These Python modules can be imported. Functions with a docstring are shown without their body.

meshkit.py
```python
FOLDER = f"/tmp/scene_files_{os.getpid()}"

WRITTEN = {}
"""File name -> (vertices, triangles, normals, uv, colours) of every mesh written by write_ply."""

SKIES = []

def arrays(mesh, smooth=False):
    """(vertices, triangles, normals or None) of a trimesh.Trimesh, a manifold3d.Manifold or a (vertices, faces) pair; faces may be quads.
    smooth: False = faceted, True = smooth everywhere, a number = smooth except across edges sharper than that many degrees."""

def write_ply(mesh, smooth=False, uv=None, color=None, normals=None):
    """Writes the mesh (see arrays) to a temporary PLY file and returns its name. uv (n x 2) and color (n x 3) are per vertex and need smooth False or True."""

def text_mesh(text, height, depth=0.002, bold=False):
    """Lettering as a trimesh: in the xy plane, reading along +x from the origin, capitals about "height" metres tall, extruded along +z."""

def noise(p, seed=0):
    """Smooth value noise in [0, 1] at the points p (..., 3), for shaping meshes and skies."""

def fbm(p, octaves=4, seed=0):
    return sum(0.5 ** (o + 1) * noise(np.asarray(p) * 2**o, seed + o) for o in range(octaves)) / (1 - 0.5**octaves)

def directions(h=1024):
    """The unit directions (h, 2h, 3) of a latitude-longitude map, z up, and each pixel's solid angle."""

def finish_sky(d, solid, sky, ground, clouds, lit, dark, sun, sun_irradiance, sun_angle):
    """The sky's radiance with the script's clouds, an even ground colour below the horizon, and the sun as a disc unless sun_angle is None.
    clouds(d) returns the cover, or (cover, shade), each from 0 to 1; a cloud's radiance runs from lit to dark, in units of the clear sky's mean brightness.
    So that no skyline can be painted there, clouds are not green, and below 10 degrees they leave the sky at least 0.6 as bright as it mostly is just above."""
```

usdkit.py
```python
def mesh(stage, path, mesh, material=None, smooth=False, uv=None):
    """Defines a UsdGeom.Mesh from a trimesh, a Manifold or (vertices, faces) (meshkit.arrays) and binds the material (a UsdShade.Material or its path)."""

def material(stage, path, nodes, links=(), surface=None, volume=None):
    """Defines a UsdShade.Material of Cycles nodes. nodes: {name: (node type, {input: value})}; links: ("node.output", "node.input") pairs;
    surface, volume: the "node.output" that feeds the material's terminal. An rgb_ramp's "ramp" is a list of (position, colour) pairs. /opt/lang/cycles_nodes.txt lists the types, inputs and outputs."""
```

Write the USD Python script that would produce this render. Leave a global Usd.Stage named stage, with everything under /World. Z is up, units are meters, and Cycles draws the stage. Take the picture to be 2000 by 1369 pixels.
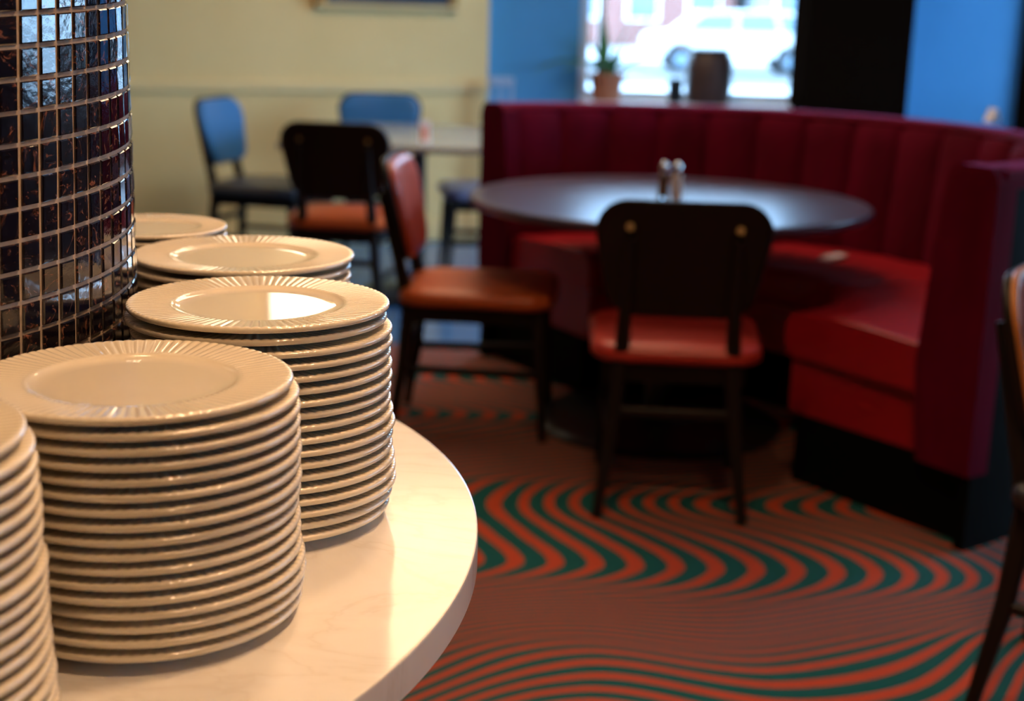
import math, random
import numpy as np
import trimesh
import usdkit
from pxr import Gf, Sdf, Usd, UsdGeom, UsdLux, UsdShade, Vt

stage = Usd.Stage.CreateInMemory()
UsdGeom.SetStageUpAxis(stage, UsdGeom.Tokens.z)
UsdGeom.SetStageMetersPerUnit(stage, 1.0)
UsdGeom.Xform.Define(stage, '/World')
UsdGeom.Scope.Define(stage, '/World/Looks')
RNG = random.Random(11)
PI = math.pi

# ------------------------------------------------------------------ camera, sky, lamps' strengths, exposure
PITCH, ROLL, EYE = math.radians(13.5113), math.radians(1.6005), 1.31
fw = np.array([0, math.cos(PITCH), -math.sin(PITCH)])
up0 = np.array([0, math.sin(PITCH), math.cos(PITCH)])
rt0 = np.array([1.0, 0, 0])
rt = rt0 * math.cos(ROLL) + up0 * math.sin(ROLL)
up = -rt0 * math.sin(ROLL) + up0 * math.cos(ROLL)
cam = UsdGeom.Camera.Define(stage, '/World/camera')
cam.CreateFocalLengthAttr(50.0)
cam.CreateHorizontalApertureAttr(36.0)
cam.CreateVerticalApertureAttr(36.0 * 1369 / 2000)
cam.CreateFStopAttr(4.0)
cam.CreateFocusDistanceAttr(1.30)
cam.CreateClippingRangeAttr(Gf.Vec2f(0.05, 500))
cam.CreateExposureAttr(0.55)
m = Gf.Matrix4d(*[float(x) for r in (np.append(rt, 0), np.append(up, 0), np.append(-fw, 0), np.array([0, 0, EYE, 1.0])) for x in r])
cam.AddTransformOp().Set(m)

SKY = (0.34, 0.64, 1.0)
SKY_STRENGTH = 9.0
PANEL = 4.0           # added warm ceiling panels, unseen, for the counter reflection
LAMP = 118.0            # added recessed downlights, unseen, to warm the plates
SCONCE = 5.0           # added wall lamp, unseen, for the bright patch in a plate
dome = UsdLux.DomeLight.Define(stage, '/World/sky')
dome.CreateIntensityAttr(1.0)
dome.GetPrim().SetCustomDataByKey('kind', 'structure')
dm = usdkit.material(stage, '/World/Looks/sky', {
    'co': ('texture_coordinate', {}),
    'n': ('noise_texture', {'scale': 2.2, 'detail': 4.0}),
    'r': ('rgb_ramp', {'ramp': [(0.35, SKY), (0.7, (0.55, 0.78, 1.0))]}),
    'b': ('background_shader', {'strength': SKY_STRENGTH})},
    [('co.generated', 'n.vector'), ('n.fac', 'r.fac'), ('r.color', 'b.color')], surface='b.background')
UsdShade.MaterialBindingAPI.Apply(dome.GetPrim()).Bind(dm)

# ------------------------------------------------------------------ helpers
used = {}
def numbered(parent, name):
    k = used.get((parent, name), -1) + 1
    used[(parent, name)] = k
    return f'{parent}/{name}' + (f'_{k:03d}' if k else '')

def custom(p, **kw):
    for k, v in kw.items():
        if v:
            p.SetCustomDataByKey(k, v)

def put(name, mesh, mat, parent='/World', smooth=35, **kw):
    path = numbered(parent if isinstance(parent, str) else str(parent.GetPath()), name)
    p = usdkit.mesh(stage, path, mesh, mat, smooth=smooth).GetPrim()
    custom(p, **kw)
    return p

def thing(name, loc=(0, 0, 0), rot=0.0, **kw):
    x = UsdGeom.Xform.Define(stage, numbered('/World', name))
    x.AddTranslateOp().Set(Gf.Vec3d(*map(float, loc)))
    x.AddRotateZOp().Set(float(rot))
    custom(x.GetPrim(), **kw)
    return x.GetPrim()

def copy_of(proto, loc, rot, **kw):
    x = UsdGeom.Xform.Define(stage, numbered('/World', proto.GetName()))
    x.AddTranslateOp().Set(Gf.Vec3d(*map(float, loc)))
    x.AddRotateZOp().Set(float(rot))
    x.GetPrim().GetReferences().AddInternalReference(proto.GetPath())
    x.GetPrim().SetInstanceable(True)
    custom(x.GetPrim(), **kw)
    return x.GetPrim()

def cat(*ms):
    return trimesh.util.concatenate([m for m in ms])

def grid(V, closed_u=False, closed_v=False):
    """V: (nu, nv, 3) -> trimesh of quads."""
    nu, nv = V.shape[:2]
    i = np.arange(nu if closed_u else nu - 1)
    j = np.arange(nv if closed_v else nv - 1)
    I, J = np.meshgrid(i, j, indexing='ij')
    a = I * nv + J; b = ((I + 1) % nu) * nv + J; c = ((I + 1) % nu) * nv + (J + 1) % nv; d = I * nv + (J + 1) % nv
    f = np.stack([a, b, c, d], -1).reshape(-1, 4)
    f = np.vstack([f[:, [0, 1, 2]], f[:, [0, 2, 3]]])
    return trimesh.Trimesh(V.reshape(-1, 3), f, process=False)

def lathe(prof, n=96, at=(0, 0, 0)):
    """prof: (r, z) list, going so that the outside is to the left when walking up the list outward->... fixed by winding check."""
    p = np.asarray(prof, float)
    a = np.linspace(0, 2 * PI, n, endpoint=False)
    V = np.stack([np.outer(np.cos(a), p[:, 0]), np.outer(np.sin(a), p[:, 0]), np.tile(p[:, 1], (n, 1))], -1)
    t = grid(V, closed_u=True)
    t.merge_vertices()
    t.update_faces(t.nondegenerate_faces())
    if t.volume < 0:
        t.invert()
    t.apply_translation(at)
    return t

def bevel_box(sx, sy, sz, b=0.003, at=(0, 0, 0), rot=0.0):
    """box with chamfered edges, centred at 'at'."""
    hx, hy, hz = sx / 2, sy / 2, sz / 2
    pts = []
    for x in (-1, 1):
        for y in (-1, 1):
            for z in (-1, 1):
                pts += [(x * (hx - b), y * (hy - b), z * hz), (x * (hx - b), y * hy, z * (hz - b)), (x * hx, y * (hy - b), z * (hz - b))]
    t = trimesh.convex.convex_hull(np.array(pts))
    if rot:
        t.apply_transform(trimesh.transformations.rotation_matrix(rot, [0, 0, 1]))
    t.apply_translation(at)
    return t

def bar(path, sizes, ry=1.0, round_=0.25):
    """a swept bar of rounded-square section along points 'path'; sizes: half widths at each."""
    P = np.asarray(path, float); n = len(P)
    T = np.gradient(P, axis=0); T /= np.linalg.norm(T, axis=1)[:, None]
    ang = np.array([PI / 4 * k + s for k in (1, 3, 5, 7) for s in (-0.22, 0.22)]); 
    rr = 1 / np.maximum(np.abs(np.cos(ang)), np.abs(np.sin(ang)))
    rr = np.minimum(rr, 1.25)
    rings = []
    for p, t, s in zip(P, T, np.broadcast_to(sizes, (n,))):
        u = np.cross(t, [0, 1, 0] if abs(t[1]) < 0.9 else [0, 0, 1]); u /= np.linalg.norm(u)
        v = np.cross(t, u)
        rings.append(p + s * (np.cos(ang) * rr)[:, None] * u + s * ry * (np.sin(ang) * rr)[:, None] * v)
    V = np.array(rings)
    g = grid(V, closed_v=True)
    caps = []
    for k, fl in ((0, 1), (n - 1, 0)):
        c = V[k].mean(0)
        vv = np.vstack([V[k], c]); ff = [[i, (i + 1) % 8, 8] for i in range(8)]
        ff = np.array(ff)
        caps.append(trimesh.Trimesh(vv, ff, process=False))
    t = cat(g, *caps)
    t.merge_vertices()
    trimesh.repair.fix_normals(t)
    return t

def tube(path, r, n=8):
    P = np.asarray(path, float); T = np.gradient(P, axis=0); T /= np.linalg.norm(T, axis=1)[:, None]
    a = np.linspace(0, 2 * PI, n, endpoint=False); rings = []
    for p, t, s in zip(P, T, np.broadcast_to(r, (len(P),))):
        u = np.cross(t, [0, 0, 1] if abs(t[2]) < 0.9 else [1, 0, 0]); u /= np.linalg.norm(u); v = np.cross(t, u)
        rings.append(p + s * (np.cos(a)[:, None] * u + np.sin(a)[:, None] * v))
    t = grid(np.array(rings), closed_v=True)
    V = np.array(rings)
    caps = [trimesh.Trimesh(np.vstack([V[k], V[k].mean(0)]), [[i, (i + 1) % n, n] for i in range(n)], process=False) for k in (0, -1)]
    t = cat(t, *caps); t.merge_vertices(); trimesh.repair.fix_normals(t)
    return t

def outline(w_top, w_bot, h, r, n=10):
    """rounded trapezoid outline in (u, v): v from -h/2 to h/2."""
    from shapely.geometry import Polygon
    p = Polygon([(-w_bot / 2, -h / 2), (w_bot / 2, -h / 2), (w_top / 2, h / 2), (-w_top / 2, h / 2)]).buffer(-r).buffer(r, quad_segs=n)
    c = np.array(p.exterior.coords)[:-1]
    if not p.exterior.is_ccw:
        c = c[::-1]
    q = np.vstack([c, c[:1]]); d = np.append(0, np.cumsum(np.hypot(*np.diff(q, axis=0).T)))
    s = np.linspace(0, d[-1], 73)[:-1]
    return np.stack([np.interp(s, d, q[:, 0]), np.interp(s, d, q[:, 1])], 1)

def pillow(out, layers, fn):
    """closed solid from a star outline: layers = [(inset, offset)], inset metres from the outline, offset along the third axis; first and last layers close to a point. fn maps (u, v, w) -> xyz."""
    c = out.mean(0); d = out - c; L = np.linalg.norm(d, axis=1, keepdims=True); e = d / L
    rings = []
    for ins, off in layers:
        rr = c + e * np.maximum(L - ins, L * 0.0)
        if ins >= 1:
            rr = c + d * (2 - ins)
        rings.append(np.column_stack([rr, np.full(len(rr), off)]))
    V = np.array(rings)
    t = grid(V, closed_v=True)
    t.vertices = fn(np.array(t.vertices))
    t.merge_vertices()
    t.update_faces(t.nondegenerate_faces())
    if t.volume < 0:
        t.invert()
    return t

# ------------------------------------------------------------------ materials
LK = '/World/Looks/'
def principled(name, color, rough=0.5, extra=None, bump=None):
    nodes = {'p': ('principled_bsdf', {'base_color': color, 'roughness': rough, **(extra or {})})}
    links = []
    if bump:
        nodes['tc'] = ('texture_coordinate', {}); nodes['n'] = ('noise_texture', {'scale': bump[0], 'detail': 3.0})
        nodes['b'] = ('bump', {'strength': bump[1], 'distance': bump[2]})
        links += [('tc.object', 'n.vector'), ('n.fac', 'b.height'), ('b.normal', 'p.normal')]
    return usdkit.material(stage, LK + name, nodes, links, surface='p.BSDF')

def mottled(name, c1, c2, scale, rough=0.5, extra=None, bump=0.0, dist=0.002, stretch=(1, 1, 1), detail=4.0):
    nodes = {'tc': ('texture_coordinate', {}), 'mp': ('mapping', {'scale': stretch}), 'n': ('noise_texture', {'scale': scale, 'detail': detail}),
             'r': ('rgb_ramp', {'ramp': [(0.3, c1), (0.7, c2)]}), 'p': ('principled_bsdf', {'roughness': rough, **(extra or {})})}
    links = [('tc.object', 'mp.vector'), ('mp.vector', 'n.vector'), ('n.fac', 'r.fac'), ('r.color', 'p.base_color')]
    if bump:
        nodes['b'] = ('bump', {'strength': bump, 'distance': dist})
        links += [('n.fac', 'b.height'), ('b.normal', 'p.normal')]
    return usdkit.material(stage, LK + name, nodes, links, surface='p.BSDF')

def glow(name, color, strength):
    return usdkit.material(stage, LK + name, {'e': ('emission', {'color': color, 'strength': strength})}, surface='e.emission')

M = {}
M['china'] = principled('cream_china', (0.80, 0.72, 0.58), 0.06, {'specular_ior_level': 0.65, 'coat_weight': 0.5, 'coat_roughness': 0.03})
M['ceiling'] = principled('ceiling_paint', (0.55, 0.50, 0.42), 0.8, bump=(40, 0.05, 0.002))
M['cream_wall'] = mottled('cream_wall_paint', (0.78, 0.60, 0.27), (0.82, 0.64, 0.30), 3.0, 0.65)
M['cream_trim'] = principled('cream_trim_paint', (0.80, 0.63, 0.31), 0.4)
M['blue_wall'] = mottled('blue_wall_paint', (0.06, 0.31, 0.66), (0.07, 0.33, 0.70), 3.0, 0.7)  # grey wall; the blue daylight on it is put into its colour
M['dark_wall'] = principled('dark_brown_paint', (0.006, 0.0032, 0.002), 0.9, {'specular_ior_level': 0.0})
M['plain_wall'] = principled('taupe_wall_paint', (0.14, 0.10, 0.07), 0.8)
M['white_trim'] = principled('white_gloss_paint', (0.80, 0.82, 0.84), 0.35)
M['black_wood'] = mottled('black_stained_wood', (0.004, 0.0025, 0.002), (0.009, 0.005, 0.004), 6.0, 0.5, {'specular_ior_level': 0.3}, stretch=(1, 1, 0.15))
M['black_panel'] = principled('black_laminate', (0.0015, 0.0024, 0.0020), 0.7, {'specular_ior_level': 0.08})
M['black_metal'] = principled('black_powder_coat', (0.012, 0.013, 0.016), 0.28, {'specular_ior_level': 0.6})
M['table_dark'] = principled('dark_laminate', (0.07, 0.05, 0.085), 0.27, {'specular_ior_level': 1.0})  # brown laminate; lilac in the base stands in for window reflection
M['table_grey'] = principled('grey_laminate', (0.24, 0.26, 0.27), 0.16, {'specular_ior_level': 0.6})
M['table_edge'] = principled('table_edge_black', (0.02, 0.015, 0.015), 0.3)
M['velvet'] = mottled('crimson_velvet', (0.075, 0.0007, 0.009), (0.125, 0.0012, 0.017), 7.0, 0.85, {'sheen_weight': 0.22, 'sheen_roughness': 0.3, 'sheen_tint': (0.8, 0.02, 0.25), 'specular_ior_level': 0.08}, stretch=(1, 1, 0.4))
M['red_vinyl'] = principled('red_vinyl', (0.34, 0.006, 0.014), 0.36, {'specular_ior_level': 0.5}, bump=(180, 0.08, 0.001))
M['red_leather'] = principled('red_leather', (0.42, 0.032, 0.022), 0.36, bump=(160, 0.1, 0.001))
M['orange_leather'] = principled('orange_leather', (0.50, 0.10, 0.022), 0.38, bump=(160, 0.1, 0.001))
M['orange_back'] = principled('orange_red_leather', (0.45, 0.07, 0.035), 0.34, bump=(160, 0.1, 0.001))
M['blue_leather'] = principled('blue_leather', (0.03, 0.17, 0.42), 0.36, bump=(160, 0.1, 0.001))
M['grey_leather'] = principled('grey_leather', (0.07, 0.075, 0.085), 0.38, bump=(160, 0.1, 0.001))
M['plum_leather'] = principled('plum_leather', (0.16, 0.07, 0.10), 0.34, bump=(160, 0.1, 0.001))
M['black_seat'] = principled('black_leather', (0.012, 0.008, 0.010), 0.45, bump=(160, 0.1, 0.001))
M['lilac_leather'] = principled('lilac_leather', (0.32, 0.28, 0.42), 0.35, bump=(160, 0.1, 0.001))  # lilac stands for window sheen on the seat
M['tan_edge'] = principled('tan_leather_edge', (0.42, 0.16, 0.04), 0.4)
M['brass'] = principled('aged_brass', (0.55, 0.36, 0.16), 0.35, {'metallic': 1.0})
M['chrome'] = principled('chrome', (0.80, 0.80, 0.82), 0.12, {'metallic': 1.0})
M['salt'] = principled('white_salt', (0.85, 0.82, 0.76), 0.5)
M['white_jar'] = principled('white_glazed_jar', (0.85, 0.80, 0.72), 0.15)
M['pepper'] = mottled('ground_pepper', (0.16, 0.08, 0.035), (0.40, 0.25, 0.12), 300, 0.7)
M['clear_glass'] = usdkit.material(stage, LK + 'clear_glass', {'p': ('principled_bsdf', {'base_color': (0.95, 0.97, 0.97), 'roughness': 0.02, 'transmission_weight': 1.0, 'ior': 1.45})}, surface='p.BSDF')
M['pane'] = usdkit.material(stage, LK + 'window_pane', {'f': ('fresnel', {'IOR': 1.45}), 't': ('transparent_bsdf', {'color': (0.96, 0.98, 1.0)}), 'g': ('glossy_bsdf', {'color': (1, 1, 1), 'roughness': 0.02}), 'm': ('mix_closure', {})},
                           [('f.fac', 'm.fac'), ('t.BSDF', 'm.closure1'), ('g.BSDF', 'm.closure2')], surface='m.closure')
M['paper'] = principled('white_paper', (0.82, 0.80, 0.84), 0.7)
M['pink_paper'] = principled('salmon_card', (0.80, 0.32, 0.22), 0.6)
M['terracotta'] = mottled('terracotta', (0.42, 0.13, 0.06), (0.50, 0.19, 0.10), 12, 0.8)
M['urn'] = mottled('brown_glazed_stoneware', (0.06, 0.032, 0.024), (0.11, 0.06, 0.045), 8, 0.45)
M['soil'] = principled('potting_soil', (0.03, 0.018, 0.012), 0.95)
M['leaf'] = usdkit.material(stage, LK + 'green_leaf', {'p': ('principled_bsdf', {'base_color': (0.16, 0.33, 0.17), 'roughness': 0.4}), 't': ('translucent_bsdf', {'color': (0.12, 0.34, 0.12)}), 'm': ('mix_closure', {'fac': 0.35})},
                           [('p.BSDF', 'm.closure1'), ('t.BSDF', 'm.closure2')], surface='m.closure')
M['concrete'] = mottled('pale_pavement', (0.30, 0.32, 0.34), (0.36, 0.38, 0.40), 0.7, 0.9)
M['asphalt'] = mottled('wet_asphalt', (0.05, 0.055, 0.06), (0.08, 0.085, 0.09), 0.6, 0.7)
M['van_white'] = principled('white_car_paint', (0.50, 0.52, 0.54), 0.25)
M['rubber'] = principled('tyre_rubber', (0.015, 0.016, 0.018), 0.7)
M['car_glass'] = principled('tinted_car_glass', (0.10, 0.16, 0.22), 0.1)
M['brick_far'] = usdkit.material(stage, LK + 'far_brickwork', {'tc': ('texture_coordinate', {}), 'sw': ('vector_rotate', {'rotate_type': 'x_axis', 'angle': PI / 2}), 'b': ('brick_texture', {'color1': (0.17, 0.05, 0.04), 'color2': (0.22, 0.07, 0.05), 'mortar': (0.25, 0.2, 0.18), 'scale': 3.0}), 'p': ('principled_bsdf', {'roughness': 0.85})},
                               [('tc.object', 'sw.vector'), ('sw.vector', 'b.vector'), ('b.color', 'p.base_color')], surface='p.BSDF')
M['render_far'] = principled('pale_render', (0.20, 0.22, 0.24), 0.9)
M['gold_frame'] = principled('gilded_wood', (0.35, 0.19, 0.05), 0.4, {'metallic': 0.4})
M['canvas'] = mottled('dark_blue_canvas', (0.01, 0.025, 0.06), (0.03, 0.05, 0.09), 5, 0.5)
M['rail_paint'] = principled('pale_blue_metal_paint', (0.34, 0.48, 0.70), 0.4)
M['panel_glow'] = glow('ceiling_panel_glow', (1.0, 0.70, 0.43), PANEL)
M['lamp_glow'] = glow('pendant_glow', (1.0, 0.60, 0.31), LAMP)
M['sconce_glow'] = glow('wall_lamp_glow', (1.0, 0.80, 0.55), SCONCE)
M['lamp_shell'] = principled('black_lamp_shell', (0.03, 0.025, 0.02), 0.4)

# white marble counter with faint beige veins
M['marble'] = usdkit.material(stage, LK + 'white_marble', {
    'g': ('geometry', {}), 'mp': ('mapping', {'scale': (2.2, 5.0, 3.0), 'rotation': (0, 0, 0.35)}),
    'n': ('noise_texture', {'scale': 1.6, 'detail': 6.0, 'roughness': 0.55, 'distortion': 1.1}),
    'a': ('math', {'math_type': 'subtract', 'value2': 0.5}), 'ab': ('math', {'math_type': 'absolute'}),
    'r': ('rgb_ramp', {'ramp': [(0.0, (0.75, 0.70, 0.63)), (0.018, (0.79, 0.75, 0.69)), (0.09, (0.82, 0.785, 0.73)), (1.0, (0.84, 0.81, 0.76))]}),
    'p': ('principled_bsdf', {'roughness': 0.13, 'specular_ior_level': 0.6})},
    [('g.position', 'mp.vector'), ('mp.vector', 'n.vector'), ('n.fac', 'a.value1'), ('a.value', 'ab.value1'), ('ab.value', 'r.fac'), ('r.color', 'p.base_color')], surface='p.BSDF')

# dark glass mosaic with copper streaks, different in each tile
M['mosaic'] = usdkit.material(stage, LK + 'copper_streaked_glass', {
    'g': ('geometry', {}), 'oi': ('object_info', {}), 'ra': ('math', {'math_type': 'add'}),
    'w': ('white_noise_texture', {'dimensions': '1D'}), 'sc': ('vector_math', {'math_type': 'scale', 'scale': 40.0}),
    'rot': ('vector_math', {'math_type': 'scale', 'scale': 5.0}),
    'vr': ('vector_rotate', {'rotate_type': 'euler_xyz'}),
    'ad': ('vector_math', {'math_type': 'add'}), 'mp': ('mapping', {'scale': (140.0, 140.0, 26.0)}),
    'n': ('noise_texture', {'scale': 1.0, 'detail': 4.0, 'roughness': 0.6, 'distortion': 0.9}),
    'r': ('rgb_ramp', {'ramp': [(0.0, (0.002, 0.003, 0.010)), (0.54, (0.004, 0.003, 0.008)), (0.60, (0.040, 0.016, 0.013)), (0.67, (0.20, 0.080, 0.05)), (0.75, (0.05, 0.02, 0.02)), (1.0, (0.006, 0.004, 0.01))]}),
    'n2': ('noise_texture', {'scale': 90.0, 'detail': 3.0}), 'b': ('bump', {'strength': 0.10, 'distance': 0.002}),
    'p': ('principled_bsdf', {'roughness': 0.10, 'specular_ior_level': 0.8, 'coat_weight': 0.5, 'coat_roughness': 0.04})},
    [('g.random_per_island', 'ra.value1'), ('oi.random', 'ra.value2'), ('ra.value', 'w.w'), ('w.color', 'sc.vector1'), ('w.color', 'rot.vector1'),
     ('g.position', 'vr.vector'), ('rot.vector', 'vr.rotation'), ('vr.vector', 'ad.vector1'), ('sc.vector', 'ad.vector2'), ('ad.vector', 'mp.vector'), ('mp.vector', 'n.vector'), ('n.fac', 'r.fac'), ('r.color', 'p.base_color'),
     ('ad.vector', 'n2.vector'), ('n2.fac', 'b.height'), ('b.normal', 'p.normal'), ('b.normal', 'p.coat_normal')], surface='p.BSDF')
M['grout'] = mottled('grey_brown_grout', (0.42, 0.33, 0.26), (0.52, 0.42, 0.34), 120, 0.9, bump=0.3, dist=0.001)

# hard floor: grey, with reflected blue daylight put into its colour
M['hard_floor'] = mottled('polished_grey_floor', (0.05, 0.13, 0.26), (0.07, 0.16, 0.30), 2.0, 0.20, {'specular_ior_level': 0.6})

# carpet: orange and teal lines that follow a winding field
class Net:
    def __init__(s):
        s.nodes, s.links, s.k = {}, [], 0
    def op(s, kind, *args, clamp=False):
        s.k += 1; n = f'm{s.k}'; inp = {'math_type': kind}
        if clamp:
            inp['use_clamp'] = True
        for i, a in enumerate(args):
            if isinstance(a, str):
                s.links.append((a, f'{n}.value{i + 1}'))
            else:
                inp[f'value{i + 1}'] = float(a)
        s.nodes[n] = ('math', inp)
        return n + '.value'
    def __getattr__(s, kind):
        return lambda *a, **k: s.op(kind, *a, **k)
    def smooth(s, a, b, x):
        s.k += 1; n = f'm{s.k}'
        s.nodes[n] = ('map_range', {'range_type': 'smoothstep', 'from_min': a, 'from_max': b, 'to_min': 0.0, 'to_max': 1.0})
        s.links.append((x, n + '.value'))
        return n + '.result'

def carpet_material():
    from scipy.interpolate import PchipInterpolator
    hy = [0, 0.5, 1.0, 1.5, 1.95, 2.3, 2.5, 2.7, 2.8, 2.93, 3.05, 3.16, 3.25, 3.45, 3.66, 3.85, 4.05, 4.3, 4.54, 4.76, 5.0, 5.3, 5.6, 6.2]
    hv = [-.2, .3, -.9, -1.70, -1.25, -.76, -.43, -.13, .12, .58, .98, 1.15, 1.20, 1.13, 1.06, 1.12, 1.5, 2.1, 2.32, 1.9, 1.5, 2.0, 2.4, 2.2]
    h = PchipInterpolator(hy, hv)(np.linspace(0, 6.2, 256))
    lo, hi = h.min(), h.max()
    n = Net()
    n.nodes['g'] = ('geometry', {}); n.nodes['s'] = ('separate_xyz', {}); n.links.append(('g.position', 's.vector'))
    x, y = 's.x', 's.y'
    xs = n.subtract(x, 0.5)
    left = n.multiply(n.subtract(1.0, n.cosine(n.multiply(n.maximum(n.minimum(xs, 0.0), -2.0), 6.9))), 0.07)
    q = n.multiply(n.maximum(xs, 0.0), 0.68)
    right = n.minimum(n.subtract(n.sqrt(n.add(n.multiply(q, q), 0.0081)), 0.09), 0.42)
    W = n.add(left, right)
    f = n.subtract(1.0, n.smooth(2.7, 3.3, y))
    yy = n.subtract(y, n.multiply(f, W))
    ramp = np.stack([(h - lo) / (hi - lo)] * 3, 1)
    n.nodes['hr'] = ('rgb_ramp', {'ramp': [(i / 255, tuple(c)) for i, c in enumerate(ramp)]})
    n.links.append((n.multiply(n.modulo(n.maximum(yy, 0.0), 6.2), 1 / 6.2), 'hr.fac'))
    n.nodes['hs'] = ('separate_xyz', {}); n.links.append(('hr.color', 'hs.vector'))
    hval = n.add(n.multiply('hs.x', hi - lo), lo - 1.2)
    A = n.subtract(1.15, n.multiply(n.multiply(n.smooth(0.15, 1.0, x), 0.5), n.subtract(1.0, n.smooth(3.2, 3.5, y))))
    g = n.multiply(A, hval)
    e = n.multiply(n.subtract(y, 3.72), 5.0)
    bell = n.exponent(n.multiply(n.multiply(e, e), -1.0))
    g = n.subtract(g, n.multiply(n.multiply(n.minimum(n.maximum(n.multiply(x, 2.0), 0.0), 1.0), 0.22), bell))
    xr = n.minimum(n.maximum(n.subtract(x, 0.8), 0.0), 0.6)
    u = n.add(x, n.multiply(n.multiply(xr, xr), 0.56))
    ph = n.multiply(n.subtract(u, g), 10.2 * 2 * PI)
    s = n.sine(ph)
    t = n.smooth(0.14, 0.34, s)
    n.nodes['fib'] = ('noise_texture', {'scale': 260.0, 'detail': 2.0}); n.links.append(('g.position', 'fib.vector'))
    n.nodes['mx'] = ('mix', {'color1': CARPET_TEAL, 'color2': CARPET_ORANGE}); n.links.append((t, 'mx.fac'))
    n.nodes['pile'] = ('mix', {'mix_type': 'multiply', 'fac': 0.5}); n.links += [('mx.color', 'pile.color1'), ('fib.color', 'pile.color2')]
    n.nodes['bp'] = ('bump', {'strength': 0.5, 'distance': 0.004}); n.links.append(('fib.fac', 'bp.height'))
    n.nodes['p'] = ('principled_bsdf', {'roughness': 0.95, 'specular_ior_level': 0.15, 'sheen_weight': 0.05})
    n.links += [('pile.color', 'p.base_color'), ('bp.normal', 'p.normal')]
    return usdkit.material(stage, LK + 'swirl_carpet', n.nodes, n.links, surface='p.BSDF')
CARPET_TEAL, CARPET_ORANGE = (0.002, 0.11, 0.11), (0.62, 0.075, 0.022)
M['carpet'] = carpet_material()

# ------------------------------------------------------------------ the room
CEIL = 2.75
def struct(name, mesh, mat, label, smooth=False):
    return put(name, mesh, mat, smooth=smooth, kind='structure', label=label)
def box(x0, x1, y0, y1, z0, z1):
    return trimesh.creation.box(bounds=[[x0, y0, z0], [x1, y1, z1]])

def holed_ceiling():
    from shapely.geometry import Point, box as sbox
    g = sbox(-4.2, -2.7, 4.4, 8.9)
    for (x, y) in CANS:
        g = g.difference(Point(x, y).buffer(.155, quad_segs=16))
    e = trimesh.creation.extrude_polygon(g, .1, engine='earcut'); e.apply_translation([0, 0, CEIL])
    return cat(e, box(-4.2, 4.4, -2.7, 8.9, CEIL + .16, CEIL + .2))
CANS = [(0.50, 0.42), (0.45, 1.25), (-0.05, 2.2)]
struct('floor', box(-4.2, 4.4, -2.7, 8.9, -0.12, -0.012), M['hard_floor'], 'polished grey hard floor with blue reflections coloured in at the back of the room')
struct('carpet', box(-4.2, 4.4, -2.7, 5.52, -0.012, 0.0), M['carpet'], 'orange and teal carpet of winding lines')
struct('ceiling', holed_ceiling(), M['ceiling'], 'off-white ceiling with added light panels')
WA, WB = np.array([-0.182, 8.30]), np.array([-4.1, 6.555])           # the cream wall, seen at a slant
wd = (WB - WA) / np.linalg.norm(WB - WA); wn = np.array([wd[1], -wd[0]])
if wn[1] > 0: wn = -wn
WANG = math.atan2(wd[1], wd[0])
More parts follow.
